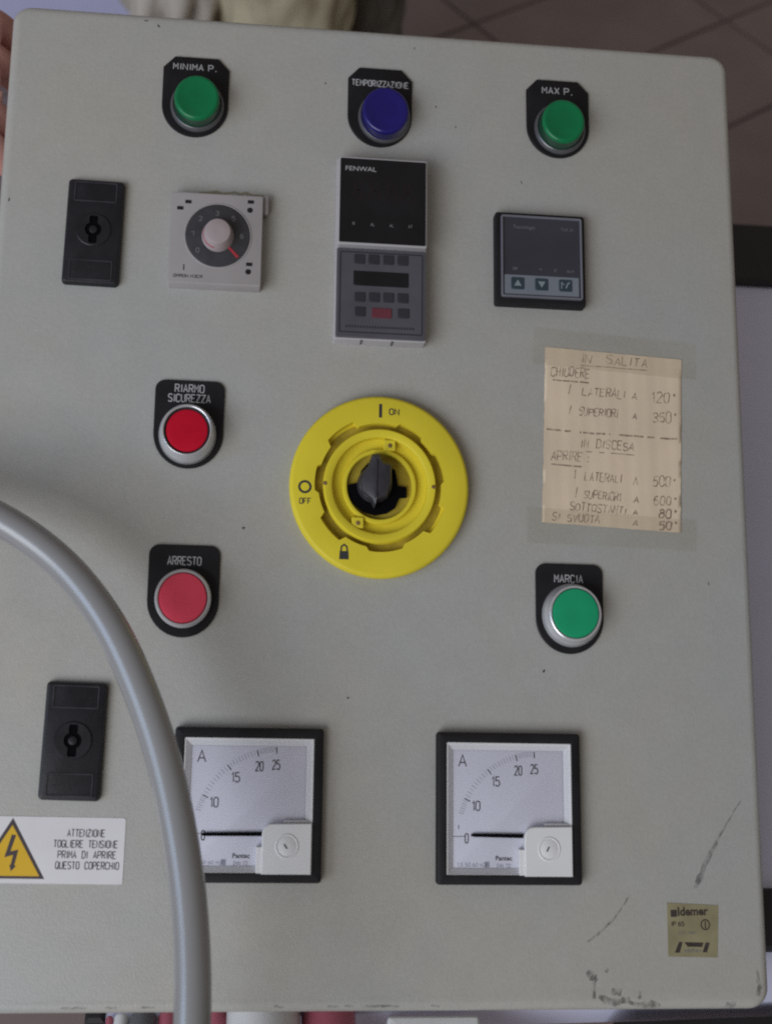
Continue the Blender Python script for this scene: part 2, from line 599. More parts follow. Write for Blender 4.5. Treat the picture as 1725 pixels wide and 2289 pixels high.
def legend(name, x, y, kind, label):
    g = G()
    p = plate_outline(34.8, 45.8, kind)
    g.loft([[(a, b, .05) for a, b in p], [(a, b, 1.2) for a, b in p], [(a, b, 1.6) for a, b in scale_loop(p, .4)]])
    o = g.out(name, M['black'], panel, (x, y, 0))
    tag(o, label)
    return o


def pilot(x, y, bx, by, txt, tx, ty, tw, th, lens, lens_label, hl, rl, label, skirt):
    o = legend('pilot_light', x, y, 'chamfer', label)
    dx, dy = bx - x, by - y
    G().lathe(dx, dy, [(14.2, 1.5), (14.2, 2.6), (13.8, 3.6), (13.0, 4.3), (12.6, 4.2), (12.4, 3)], ky=KY, top=False).out('bezel_ring', M['ringd'], o)
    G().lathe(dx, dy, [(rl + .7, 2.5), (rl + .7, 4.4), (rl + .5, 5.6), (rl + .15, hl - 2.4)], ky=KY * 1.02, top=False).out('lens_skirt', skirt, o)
    prof = [(rl + .1, hl - 2.6), (rl + .1, hl - 1.5), (rl - .25, hl - .7), (rl - .9, hl - .15), (rl - 1.7, hl), (rl - 2.4, hl - .2), (rl * .5, hl - .35), (1.5, hl - .4)]
    c = G().lathe(dx, dy, prof, ky=KY * 1.02).out('lens_cap', lens, o, ang=50)
    tag(c, lens_label)
    strokes(txt, tx - x, ty - y, tw, th, .52, 1.64).out('lettering', M['print_w'], o)
    return o


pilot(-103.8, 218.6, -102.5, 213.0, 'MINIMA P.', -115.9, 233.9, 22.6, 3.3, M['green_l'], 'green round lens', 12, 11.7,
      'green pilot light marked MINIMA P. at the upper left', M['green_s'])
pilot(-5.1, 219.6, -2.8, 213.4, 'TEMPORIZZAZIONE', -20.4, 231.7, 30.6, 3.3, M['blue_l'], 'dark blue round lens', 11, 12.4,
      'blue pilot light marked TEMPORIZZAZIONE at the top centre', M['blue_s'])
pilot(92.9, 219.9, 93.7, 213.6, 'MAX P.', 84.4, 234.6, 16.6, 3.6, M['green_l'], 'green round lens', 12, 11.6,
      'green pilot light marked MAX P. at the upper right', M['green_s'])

o = legend('push_button', -100.0, 38.25, 'round', 'dark red illuminated push button marked RIARMO SICUREZZA')
dx, dy = -.3, -5.9
G().lathe(dx, dy, [(14.4, 1.5), (14.4, 3), (14.0, 6.5), (13.0, 10.4), (12.5, 11.6), (11.9, 12.0), (11.4, 11.6), (11.2, 7)], ky=KY, top=False).out('bezel_ring', M['chrome'], o)
G().lathe(dx, dy, [(11.3, 6), (11.3, 10.4), (10.9, 10.7), (10.3, 10.5), (10.2, 8)], ky=KY, top=False, bottom=False).out('gasket', M['black'], o)
c = G().lathe(dx, dy, [(10.3, 6), (10.3, 10.6), (9.9, 11.1), (9.0, 11.3), (4, 11.4), (1, 11.4)], ky=KY).out('button_cap', M['red_l'], o)
tag(c, 'glossy dark red lens cap')
strokes('RIARMO', -107.4 + 100, 54.9 - 38.25, 14.4, 3.9, .52, 1.64).out('lettering', M['print_w'], o)
strokes('SICUREZZA', -110.6 + 100, 49.7 - 38.25, 20.9, 3.9, .52, 1.64).out('lettering', M['print_w'], o)

o = legend('push_button', -99.2, -46.7, 'round', 'faded pinkish red push button marked ARRESTO')
dx, dy = .2, -4.5
G().lathe(dx, dy, [(13.2, 1.5), (13.2, 5.4)], ky=KY).out('collar', M['black'], o)
G().lathe(dx, dy, [(13.1, 4.6), (13.7, 5.6), (13.7, 7.2), (13.3, 8.4), (12.7, 8.9), (12.1, 8.9), (11.8, 8.4), (11.8, 6)], ky=KY, top=False).out('bezel_ring', M['chrome'], o)
c = G().lathe(dx, dy, [(11.5, 5), (11.5, 8.8), (11.2, 9.3), (10.4, 9.5), (4, 9.3), (1, 9.25)], ky=KY).out('button_cap', M['red_b'], o)
tag(c, 'matt pinkish red cap')
strokes('ARRESTO', -107.3 + 99.2, -33.8 + 46.7, 16.2, 4.0, .52, 1.64).out('lettering', M['print_w'], o)

o = legend('push_button', 94.7, -50.5, 'round', 'green push button marked MARCIA')
dx, dy = .8, -3.4
G().lathe(dx, dy, [(15.3, 1.5), (15.3, 2.6), (14.2, 6), (13.7, 7), (13.6, 9), (13.2, 9.9), (12.7, 10.2), (12.1, 10.1), (11.9, 9.4), (11.9, 7)], ky=KY, top=False).out('bezel_ring', M['chrome'], o)
c = G().lathe(dx, dy, [(11.7, 6), (11.7, 10.2), (11.4, 10.8), (10.5, 11), (4, 10.8), (1, 10.75)], ky=KY).out('button_cap', M['green_b'], o)
tag(c, 'matt green cap')
strokes('MARCIA', 87.0 - 94.7, -37.1 + 50.5, 14.6, 3.7, .52, 1.64).out('lettering', M['print_w'], o)


# ---- the two black quarter-turn locks
def keyhole(n=64):
    pts = []
    for k in range(n):
        a = 2 * math.pi * k / n
        c, s_ = abs(math.cos(a)), abs(math.sin(a))
        r = 3.7
        if c < .45:
            r = max(r, min(1.9 / max(c, 1e-3), 7.0 / max(s_, 1e-3)))
        pts.append((r * math.cos(a), r * math.sin(a)))
    return pts


def door_lock(x, y, wd, ht, rot, label, bar_dy):
    h = 4.0
    o = G().rr(0, 0, wd, ht, 2.2, [(0, .05), (.1, 2.2), (.7, 3.5), (1.7, h)]).out('door_lock', M['blackm'], panel, (x, y, 0))
    o.rotation_euler[2] = rot
    tag(o, label)
    n = 64
    circ = lambda r, z: [(r * math.cos(2 * math.pi * k / n), bar_dy + r * math.sin(2 * math.pi * k / n), z) for k in range(n)]
    kh = [(a * 1.13, b * 1.08) for a, b in keyhole(n)]
    G().loft([circ(9.0, h + .02), circ(9.0, h + .4), circ(8.5, h + .8), [(a, b + bar_dy, h + .8) for a, b in kh], [(a, b + bar_dy, h + .1) for a, b in kh]], top=False, bottom=False).out('barrel', M['blackm'], o)
    G().poly([(a * .995, b * .995 + bar_dy) for a, b in kh], h + .03, h + .12).out('keyhole', M['hole'], o)
    G().lathe(0, bar_dy, [(2.0, h + .1), (2.0, h + .7), (1.5, h + .9)], n=20).out('key_pin', M['blackm'], o)
    for cy in (ht / 2 - 7.3, -ht / 2 + 7.3):
        G().rr(0, cy, wd - 7, 11, .8, [(0, h + .02), (.15, h + .4), (.6, h + .4), (.7, h + .03)], close=True, n=3).out('raised_frame', M['greyk'], o)
        strokes('-----' if cy > 0 else '-------', -(wd - 13) / 2, cy - 1.9, wd - 13, 3.4, .45, h + .05, hand=.25).out('worn_moulding', M['blackm'], o)
    return o


door_lock(-152.5, 138.2, 28.8, 57.4, -.012, 'black plastic door lock left of the timer', .6)
door_lock(-147.9, -120.2, 28.8, 55.8, -.02, 'black plastic door lock above the warning sticker', 0)

# ---- timer relay
tm = G().rr(0, 0, 47.6, 50.2, 1.0, [(0, .05), (0, 7.2), (.3, 7.8), (.9, 8)], n=3).out('timer_relay', M['timer'], panel, (-89.9, 135.9, 0))
tag(tm, 'square warm grey timer with dark round dial and pale knob')
d = G().lathe(1.0, 1.6, [(17.3, 8.02), (17.3, 8.3), (16.9, 8.45), (16.5, 8.3), (16.3, 8.1)], ky=1.04, top=False, bottom=False).out('dial_rim', M['timer'], tm)
G().lathe(1.0, 1.6, [(16.5, 8.03), (16.5, 8.5), (16.0, 8.7)], ky=1.04).out('dial', M['timerd'], tm)
G().lathe(1.0, 1.2, [(8.3, 8.7), (8.1, 10), (6.7, 14.4), (6.4, 15.2), (5.8, 15.5), (2, 15.5)], ky=1.05).out('knob', M['knob'], tm)
G().ribbon([(5.5, -3.4), (11.6, -10.0)], [1.2, 1.6], 9.0).out('pointer', M['redp'], tm)
G().ribbon([(7.4 * math.cos(a) + 1.0, 7.9 * math.sin(a) + 1.0) for a in [math.radians(q) for q in range(160, 262, 8)]], .5, 12.2).out('red_ring', M['redp'], tm)
for (qx, qy, tt) in ((-98.0, 145.4, '2'), (-89.7, 148.8, '3'), (-81.3, 146.4, '5'), (-101.8, 137.0, '1'), (-76.7, 137.0, '6'), (-99.0, 128.0, '0')):
    strokes(tt, qx + 89.9 - .7, qy - 135.1 - 1.2, 1.5, 2.4, .36, 8.75).out('dial_numeral', M['numdim'], tm)
for (qx, qy) in ((-104.7, 154.7), (-108.7, 151.0), (-72.6, 156.5), (-72.4, 122.0)):
    G().rr(qx + 89.9, qy - 135.1, 3.2, 1.9, .3, [(0, 8.01), (.1, 8.25)], n=2).out('indicator_window', M['blackm'], tm)
for (qx, qy) in ((-72.9, 151.9), (-72.8, 117.9)):
    G().lathe(qx + 89.9, qy - 135.1, [(1.5, 8.01), (1.3, 8.3)], n=20).out('indicator_dot', M['blackm'], tm)
strokes('I', -106.3 + 89.9, 117 - 135.1, 1, 3.2, .6, 8.05).out('lettering', M['print_k'], tm)
strokes('OMRON H3CR', -110.6 + 89.9, 113.2 - 135.1, 14.6, 1.5, .32, 8.05).out('lettering', M['print_k'], tm)
G().rr(25.1, 21.9, 3.0, 10.5, .8, [(0, .05), (0, 4.5), (.5, 5)], n=3).out('release_tab', M['timer'], tm)
G().ribbon([(-10 + k * 3.1, 29.3 + random.uniform(-.8, .8)) for k in range(12)], [random.uniform(.8, 2.2) for k in range(12)], .12).out('edge_shade_line', M['edge_shade'], tm)  # yellowish shadow above the timer, painted as a flat strip

# ---- combined display and keypad
fw = G().rr(0, 0, 47.8, 100.4, 1.0, [(0, .05), (0, 8.0), (.4, 8.4)], n=3).out('process_controller', M['case'], panel, (-4.3, 135.0, 0))
tag(fw, 'tall controller with black display lettered FENWAL above a slate keypad')
cx, cy = -4.1 + 4.3, 159.4 - 135.0
dh = G().rr(cx, cy, 46.6, 49.0, .8, [(0, 8.4), (0, 12.8), (.4, 13.2), (.8, 13.2)], n=3).out('display_housing', M['case'], fw)
G().rr(cx, cy, 45.2, 47.0, .5, [(0, 13.22), (.2, 13.6)], n=2).out('display_face', M['facek'], fw)
font_text('lettering', 'FENWAL', -16.0 + 4.3, 176.9 - 135.0, 3.6, 13.65, M['print_w'], fw, xs=1.16)
for k, (qx, tt) in enumerate(((-19.3, 'R'), (-9.4, 'AL'), (.5, 'AL'), (10.3, 'AT'))):
    strokes(tt, qx + 4.3 - len(tt) * .5, 145.4 - 135.0, len(tt) * 1.0, 1.5, .3, 13.65).out('lettering', M['print_dim'], fw)
for k in range(4):
    x_ = cx - 13 + k * 8.6
    strokes('8', x_ - 2.6, cy + .6, 5.4, 9.4, .9, 13.63).out('segment_digit', M['led'], fw)
cy2 = 109.9 - 135.0
kp = G().rr(cx, cy2, 46.4, 48.6, .8, [(0, 8.4), (0, 9.3), (.4, 9.7)], n=3).out('keypad', M['keyp'], fw)
G().rr(cx, cy2 + .3, 43.4, 44.4, .8, [(0, 9.72), (.12, 9.95), (.5, 9.95), (.62, 9.73)], n=3, close=True).out('keypad_border', M['keyk'], fw)


def key(x0, y0, x1, y1, m, name='key', hgt=.45):
    return G().rr((x0 + x1) / 2 + 4.3, (y0 + y1) / 2 - 135, abs(x1 - x0), abs(y1 - y0), .5, [(0, 9.72), (.1, 9.72 + hgt - .15), (.3, 9.72 + hgt)], n=2).out(name, m, fw)


for r_ in ([(-18.4, 131.0, -12.8, 125.7), (-11.0, 131.1, -5.3, 125.8), (-3.3, 131.2, 2.4, 125.9), (4.1, 131.3, 9.9, 125.9)],
           [(-17.9, 110.1, -12.3, 104.9), (-10.5, 110.3, -4.8, 105.1), (-3.1, 110.5, 2.6, 105.2), (4.3, 110.6, 10.1, 105.3)]):
    for q in r_:
        key(*q, M['keyk'])
key(-17.6, 102.2, -12.1, 97.0, M['keyk'])
key(4.6, 102.3, 10.6, 97.0, M['keyk'])
tag(key(-8.9, 102.0, 1.5, 96.5, M['keyr']), 'dull red key')
key(-18.6, 121.9, 10.2, 113.8, M['facek'], 'small_display', .3)
g = G()
for k in range(24):
    g.box(-18 + k * 1.5, -17.3 + k * 1.5, 90.8 - 135, 92 - 135, 9.72, 9.9)
g.out('grip_ribs', M['keyk'], fw)
for xx in (-9.5, 6.5):
    G().box(xx - .5, xx + .5, -50.6, -49.4, 2, 8.1).out('cover_latch', M['keyp'], fw)

# ---- square temperature controller
tc_ = G().rr(0, 0, 48.6, 51.6, 1.6, [(0, .05), (0, 5.0), (.4, 5.8), (1.0, 6)], n=4).out('temperature_controller', M['black'], panel, (81.1, 135.5, 0))
tag(tc_, 'square slate temperature controller with three arrow keys')
ox, oy = 81.1, 134.6
G().rr(81.5 - ox, 135.1 - oy, 43.8, 46.0, 1.2, [(0, 6.02), (0, 7.6), (.3, 8), (.8, 8), (1.1, 7.7), (1.2, 6.4)], n=3, top=False, bottom=False).out('front_rim', M['ctlface'], tc_)
G().rr(81.5 - ox, 135.1 - oy, 41.2, 43.4, .6, [(0, 6.05), (0, 6.9)], n=2).out('smoked_window', M['ctlwin'], tc_)
G().rr(81.3 - ox, 119.2 - oy, 40.2, 10.8, .5, [(0, 6.92), (.15, 7.25)], n=2).out('key_band', M['ctlband'], tc_)
font_text('lettering', 'Tecnologic', 72.0 - ox, 151.6 - oy, 2.9, 7.0, M['print_dim'], tc_, xs=.95, shear=.15)
font_text('lettering', 'TLK 31', 95.6 - ox, 151.4 - oy, 2.4, 7.0, M['print_dim'], tc_)
for k, (qx, tt) in enumerate(((66.0, 'OP'), (80.0, '1'), (88, '2'), (95, 'ALM'))):
    strokes(tt, qx - ox, 127.4 - oy, len(tt) * 1.2, 1.3, .25, 6.95).out('lettering', M['print_dim'], tc_)
for k, qx in enumerate((68.3, 81.1, 94.0)):
    kk = G().rr(qx - ox, 119.7 - oy, 7.0, 6.6, .6, [(0, 7.27), (.1, 7.6), (.3, 7.75)], n=2).out('arrow_key', M['ctlkey'], tc_)
    if k < 2:
        s_ = 1 if k == 0 else -1
        G().poly([(qx - ox - 2, 119.7 - oy - 1.5 * s_), (qx - ox + 2, 119.7 - oy - 1.5 * s_), (qx - ox, 119.7 - oy + 1.9 * s_)], 7.77, 7.83).out('arrow', M['arrow'], kk)
    else:
        g = G()
        g.ribbon([(qx - ox - 2.2, 119.7 - oy - 1.8), (qx - ox - 2.2, 119.7 - oy + 1.6), (qx - ox - .8, 119.7 - oy + .2)], .55, 7.78)
        g.ribbon([(qx - ox + .2, 119.7 - oy - 1.6), (qx - ox + .9, 119.7 - oy + .6), (qx - ox + 2.2, 119.7 - oy + 1.8)], .7, 7.78)
        g.out('arrow', M['arrow'], kk)


# ---- ammeters
def ammeter(x, y, label, slot, ndl):
    wd, ht = 71.2, 72.4
    o = G().rr(0, 0, wd, ht, 1.6, [(0, .05), (0, 4.2), (.5, 5.2), (1.4, 5.6), (4.3, 5.6), (4.7, 5.2), (4.75, 1.0)], top=False, bottom=False, n=4).out('ammeter', M['black'], panel, (x, y, 0))
    tag(o, label)
    G().rr(0, -.4, 61.9, 63.1, .6, [(0, 1.0), (0, 5.0), (.6, 5.1), (2.4, 3.4), (3.4, 2.6)], n=6, top=False, bottom=False).out('white_surround', M['white'], o)
    G().rr(-.6, -.6, 59.5, 60.0, 4, [(0, 1.2), (0, 2.2), (.2, 2.3)], n=6).out('dial_plate', M['dial'], o)
    pv = Vector((77.0 - 62.1, -163.0 + 149.5))
    g, gm = G(), G()
    vals = [(0, 90), (5, 81), (10, 64), (15, 38.2), (20, 16), (25, 2.6)]

    def ang_of(v):
        for (a, b), (c, e) in zip(vals, vals[1:]):
            if a <= v <= c:
                return b + (e - b) * (v - a) / (c - a)
    for k in range(0, 51):
        v = k * .5
        if v < 7:
            continue
        a = math.radians(ang_of(v))
        dv = Vector((-math.sin(a), math.cos(a)))
        lng = 2.6 if k % 10 else 3.0
        g.ribbon([tuple(pv + dv * 41.0), tuple(pv + dv * (41.0 - lng))], .20 if k % 2 else .28, 2.34)
    g.out('minor_ticks', M['tick'], o)
    for v in (10, 15, 20, 25):
        a = math.radians(ang_of(v))
        dv = Vector((-math.sin(a), math.cos(a)))
        gm.ribbon([tuple(pv + dv * 40.6), tuple(pv + dv * 37.6)], .5, 2.36)
    gm.ribbon([(-24.6, -10.2), (-24.6, -8.2)], .4, 2.36)
    gm.ribbon([(-27.6, -13.7), (-21.5, -13.6)], .3, 2.36)
    gm.out('major_ticks', M['print_k'], o)
    for tt, qx, qy in (('25', 75.1, -130.6), ('20', 67.1, -131.4), ('15', 56.0, -136.7), ('10', 46.2, -148.5), ('0', 41.4, -163.9)):
        wl = 3.5 if len(tt) == 2 else 1.5
        strokes(tt, qx - 62.1 - wl / 2, qy + 149.5 - 2.3, wl, 4.4, .5, 2.38).out('numeral', M['print_k'], o)
    strokes('A', 37.6 - 62.1, -129.7 + 149.5, 3.7, 5.4, .55, 2.38).out('lettering', M['print_k'], o)
    font_text('lettering', 'Pantec', 59.6 - 62.1, -173.4 + 149.5, 3.1, 2.38, M['print_k'], o, bold=.02)
    strokes('1.5 50 60 HZ', 36.9 - 62.1, -177.2 + 149.5, 13.5, 1.5, .22, 2.38, hand=.1).out('lettering', M['tick'], o)
    strokes('KVO 0', 50.4 - 62.1, -177.6 + 149.5, 2, 2.6, .25, 2.38).out('lettering', M['tick'], o)
    strokes('DIN 72', 56.3 - 62.1, -177.6 + 149.5, 6.4, 1.6, .25, 2.38).out('lettering', M['tick'], o)
    n0, n1, dy = ndl
    G().loft([[(n0, dy - .45, 3.0), (n0, dy + .45, 3.0), (n0, dy + .45, 3.4), (n0, dy - .45, 3.4)],
              [(n0 + 1.5, dy - .8, 3.0), (n0 + 1.5, dy + .8, 3.0), (n0 + 1.5, dy + .8, 3.5), (n0 + 1.5, dy - .8, 3.5)],
              [(n1, dy - 1.0 + slot[1], 3.0), (n1, dy + 1.0 + slot[1], 3.0), (n1, dy + 1.0 + slot[1], 3.5), (n1, dy - 1.0 + slot[1], 3.5)]]).out('needle', M['hole'], o)
    bx0, by0 = 69.2 - 62.1, -181.6 + 149.5
    blk = [(bx0, by0), (30.6, by0), (30.6, -158.0 + 149.5)]
    for k in range(9):
        a = math.radians(90 + 90 * k / 8)
        blk.append((bx0 + 5 + 5 * math.cos(a), -163.3 + 149.5 + 5 * math.sin(a)))
    bl = G().loft([[(a, b, 2.4) for a, b in blk], [(a, b, 6.4) for a, b in blk], [(a + (.4 if a < 20 else -.4), b + (.4 if b < -20 else -.4), 6.9) for a, b in blk]]).out('corner_block', M['white'], o)
    G().box(bx0 - 2.6, bx0 + .2, by0 + .1, -169 + 149.5, 2.4, 5.4, .3).out('block_step', M['white'], o)
    G().box(79.6 - 62.1, 30.4, -158.2 + 149.5, -156.6 + 149.5, 2.4, 4.8, .3).out('block_step', M['white'], o)
    sx_, sy_ = 81.0 - 62.1, -168.7 + 149.5
    G().lathe(sx_, sy_, [(5.5, 6.92), (5.5, 7.15), (5.2, 7.3), (4.7, 7.2), (4.5, 6.95)], n=32, ky=1.05, top=False, bottom=False).out('screw_ring', M['white'], o)
    zs = G().lathe(sx_, sy_, [(4.4, 6.92), (4.4, 7.05), (4.2, 7.15)], n=32, ky=1.05).out('zero_screw', M['white'], o)
    a = slot[0]
    G().ribbon([(sx_ - .6 - 1.3 * math.cos(a), sy_ - 1.3 * math.sin(a)), (sx_ - .6 + 1.3 * math.cos(a), sy_ + 1.3 * math.sin(a))], .75, 7.2).out('screw_slot', M['print_k'], o)
    G().rr(0, -.4, 61.4, 62.6, .6, [(0, 4.85), (0, 4.95)], n=3).out('clear_pane', M['glass'], o)
    return o


ammeter(-64.4, -149.0, 'square ammeter partly covered by the grey cable', (math.radians(-55), .35), (-21.4, 9.5, -14.0))
ammeter(62.1, -149.5, 'square ammeter at the lower right, fully in view', (math.radians(62), -.25), (-18.7, 9.0, -13.0))

# ---- main switch
n = 120
SK = 1.035


def ring_loop(rf, z):
    out = []
    for k in range(n):
        a = 2 * math.pi * k / n
        r = rf(math.degrees(a)) if callable(rf) else rf
        out.append((r * math.cos(a), SK * r * math.sin(a), z))
    return out


def notch(deg):
    for c, hw in ((18, 13), (62, 12), (128, 16), (175, 11), (222, 13), (275, 17), (330, 15)):
        if abs((deg - c + 180) % 360 - 180) < hw:
            return 33.0 if c not in (128, 222, 330) else 34.4
    return 31.2


sw = G().loft([ring_loop(45.0, .05), ring_loop(45.6, 3.0), ring_loop(45.4, 5.4), ring_loop(44.6, 6.6), ring_loop(43.4, 7.0), ring_loop(notch, 7.0), ring_loop(notch, 2.3)], top=True, bottom=False).out('main_switch', M['yellow'], panel, (-3.2, 8.8, 0), ang=40)
tag(sw, 'round yellow rotary main switch marked ON and OFF')
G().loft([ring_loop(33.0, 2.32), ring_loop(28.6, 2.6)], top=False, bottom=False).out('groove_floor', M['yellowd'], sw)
G().loft([ring_loop(28.7, 2.3), ring_loop(28.5, 6.6), ring_loop(27.9, 7.4), ring_loop(24.9, 7.4), ring_loop(24.2, 6.9), ring_loop(23.9, 3.0), ring_loop(19.0, 2.5), ring_loop(18.7, 4.9), ring_loop(18.2, 5.4), ring_loop(17.0, 5.4), ring_loop(16.5, 4.9), ring_loop(16.4, 2.4)], top=False, bottom=False).out('inner_ring', M['yellow'], sw, ang=40)
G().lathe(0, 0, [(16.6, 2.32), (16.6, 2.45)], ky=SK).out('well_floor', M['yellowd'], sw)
for q, (lx, ly) in enumerate(((4.7, 21.2), (-11.0, -19.4))):
    lg = G().rr(lx, ly, 6.0, 5.6, .6, [(0, 2.6), (0, 6.3), (.4, 6.6)], n=3).out('lug', M['yellow'], sw)
    G().lathe(lx + .2, ly - .2, [(1.2, 6.62), (1.0, 6.75)], n=16).out('screw', M['rust'], lg)
for lx in (-27.7, 27.2):
    G().lathe(lx, .1, [(1.1, 7.41), (.9, 7.5)], n=16).out('index_dot', M['rust'], sw)
cr = [(-15.8, -5.4), (-13, -9), (-8, -13.2), (-2, -14.8), (4, -13.6), (8, -10.8), (10.2, -5.4), (13.8, -5.2), (13.8, .2), (9.4, .8), (7.8, 9), (2, 12), (-6, 12), (-9.4, 8), (-11, 1.6), (-15.8, .4)]
G().poly(cr, 2.47, 4.2).out('cross_piece', M['hole'], sw)
G().lathe(-2.6, .6, [(8.9, 4.2), (8.8, 7), (8.2, 9.6), (7.0, 10.6), (2, 10.8)], ky=1.05, n=40).out('shaft', M['greyk'], sw)
pt = [(-4.6, 15.2), (-1.0, 15.8), (1.6, 12), (5.4, 10.2), (5.6, 1), (3.5, -6.5), (-1.6, -8.5), (-2.8, -11.8), (-4.4, -8.5), (-9.5, -4.5), (-10.6, 1), (-8.6, 6.5), (-6.6, 9)]
G().loft([[(a, b, 4.6) for a, b in pt], [(a, b, 10.5) for a, b in pt], [(-2.6 + (a + 2.6) * .9, 1 + (b - 1) * .94, 12.0) for a, b in pt], [(-2.0 + (a + 2.6) * .5, 2.4 + (b - 1) * .72, 13.4) for a, b in pt]]).out('handle_stub', M['greyk'], sw, ang=28)
G().loft([[(-3.4, 13, 11), (-1.8, 13, 11), (-1.8, -9, 11), (-3.4, -9, 11)], [(-3.0, 11.4, 14.4), (-2.4, 11.4, 14.4), (-2.4, -6.8, 14.0), (-3.0, -6.8, 14.0)]]).out('pointer_ridge', M['greyk'], sw)
G().ribbon([(-.2, 42.6), (-.2, 35.4)], 1.6, 7.05).out('on_mark', M['print_k'], sw)
strokes('ON', 4.4, 37.2, 4.8, 3.0, .6, 7.05).out('lettering', M['print_k'], sw)
G().loft([[(-37.8 + r * math.cos(a), -2.1 + r * math.sin(a), 7.05) for a in [2 * math.pi * k / 32 for k in range(32)]] for r in (3.4, 2.2)], top=False, bottom=False).out('off_mark', M['print_k'], sw)
strokes('OFF', -40.3, -10.8, 5.6, 2.8, .5, 7.05).out('lettering', M['print_k'], sw)
G().poly([(-20.0, -38.4), (-15.2, -38.4), (-15.4, -34.2), (-19.8, -34.2)], 7.02, 7.06).ribbon([(-19.2, -34.3), (-18.9, -31.9), (-17.6, -30.9), (-16.3, -31.9), (-16.0, -34.3)], .85, 7.05).out('padlock_mark', M['print_k'], sw)

# ---- stickers
st = G().rr(0, 0, 80.0, 30.4, 1.2, [(0, .03), (0, .25)], n=3).out('warning_sticker', M['stick'], panel, (-161.6, -170.8, 0))
st.rotation_euler[2] = -.008
tag(st, 'white warning sticker with yellow high voltage triangle')
ox, oy = -161.6, -170.8


def L(pts):
    return [(a - ox, b - oy) for a, b in pts]


G().poly(L([(-173.8, -156.3), (-157.6, -183.9), (-190.0, -183.9)]), .27, .30).out('triangle_border', M['hazardk'], st)
G().poly(L([(-173.8, -159.6), (-160.0, -182.7), (-187.6, -182.7)]), .32, .34).out('triangle', M['hazard'], st)
G().poly(L([(-173.8, -163.9), (-171.8, -164.2), (-173.9, -171.6), (-170.3, -170.7), (-171.7, -177.9), (-170.9, -178.2), (-173.1, -180.6), (-174.0, -177.6), (-173.4, -177.9), (-172.6, -173.2), (-176.5, -174.3)]), .35, .37).out('lightning_bolt', M['hazardk'], st)
for tt, x0, x1, yb in (('ATTENZIONE', -148.3, -131.1, -164.4), ('TOGLIERE  TENSIONE', -154.3, -124.9, -169.4), ('PRIMA  DI  APRIRE', -152.1, -125.4, -174.3), ('QUESTO  COPERCHIO', -152.9, -123.8, -179.2)):
    strokes(tt, x0 - ox, yb - oy, x1 - x0, 3.2, .42, .30).out('lettering', M['print_k'], st)

ox, oy = 153.7, -206.9
qs = G().loft([[(a - ox, b - oy, z) for a, b in ((141.0, -194.0), (140.8, -219.2), (165.5, -219.7), (166.8, -195.2))] for z in (.03, .2)]).out('inspection_sticker', M['seal'], panel, (ox, oy, 0))
tag(qs, 'small olive square sticker with dark print at the lower right')
font_text('lettering', 'Idemer', 153.6 - ox, -198.2 - oy, 5.6, .24, M['sealk'], qs, xs=.95, ang=.02, bold=.035)
G().rr(144.2 - ox, -199.0 - oy, 3.2, 3.4, .4, [(0, .21), (.05, .25)], n=2).out('logo_block', M['sealk'], qs)
strokes('IP 65', 142.8 - ox, -204.9 - oy, 6.4, 1.9, .4, .24).out('lettering', M['sealk'], qs)
g = G().loft([[(159.9 - ox + r * math.cos(a), -204.3 - oy + r * 1.1 * math.sin(a), .24) for a in [2 * math.pi * k / 24 for k in range(24)]] for r in (2.4, 1.8)], top=False, bottom=False)
g.ribbon([(159.9 - ox, -206 - oy), (159.9 - ox, -202.7 - oy)], .6, .245)
g.out('round_mark', M['sealk'], qs)
strokes('220 380', 146 - ox, -208.6 - oy, 9, 1.1, .18, .24, hand=.1).out('lettering', M['print_dim'], qs)
G().poly(L([(144.1, -217.4), (146.4, -212.4), (148.2, -212.4), (146.6, -217.4)]), .21, .25).out('logo_bar', M['sealk'], qs)
G().poly(L([(158.0, -217.2), (159.8, -212.6), (161.8, -212.8), (160.3, -217.3)]), .21, .25).out('logo_bar', M['sealk'], qs)
G().poly(L([(149.0, -212.5), (158.6, -212.7), (157.9, -214.8), (150.6, -214.6)]), .21, .25).out('logo_bar', M['sealk'], qs)
strokes('HMNH', 149 - ox, -217.2 - oy, 8, 1.5, .3, .24, hand=.2).out('lettering', M['print_dim'], qs)


# ---- wear on the cover: chips and rubbed marks
def chip(x, y, l, wd, a):
    m_ = 9
    pts = []
    for k in range(m_):
        t = 2 * math.pi * k / m_
        r = random.uniform(.7, 1.15)
        u, v = l / 2 * r * math.cos(t), wd / 2 * r * math.sin(t)
        pts.append((u * math.cos(a) - v * math.sin(a), u * math.sin(a) + v * math.cos(a)))
    G().poly(pts, .01, .05).out('paint_chip', M['chip'], panel, (x, y, 0))


for x, y, l, wd, a in ((-124.9, 259.3, 2.6, 1.2, 2.2), (-70.7, -14, 1.6, 1.3, 0), (81.2, -82.2, 2.0, 1.4, 1), (168.5, -35.5, 1.9, .6, 1.5), (-17, -97.4, 1.2, 1.0, 0),
                       (25.6, 223, 1.8, .6, 1.4), (36.5, 211.6, 1.7, .6, 1.5), (-34.6, 232.4, 1.2, .8, 1), (13.6, 257, 1.6, .6, 1.5), (72.5, 181.5, 2.6, .5, 1.8),
                       (-196.4, 154.5, 2.2, .9, 1.5), (-131.5, 262.0, 2.6, .8, .1)):
    chip(x, y, l, wd, a)


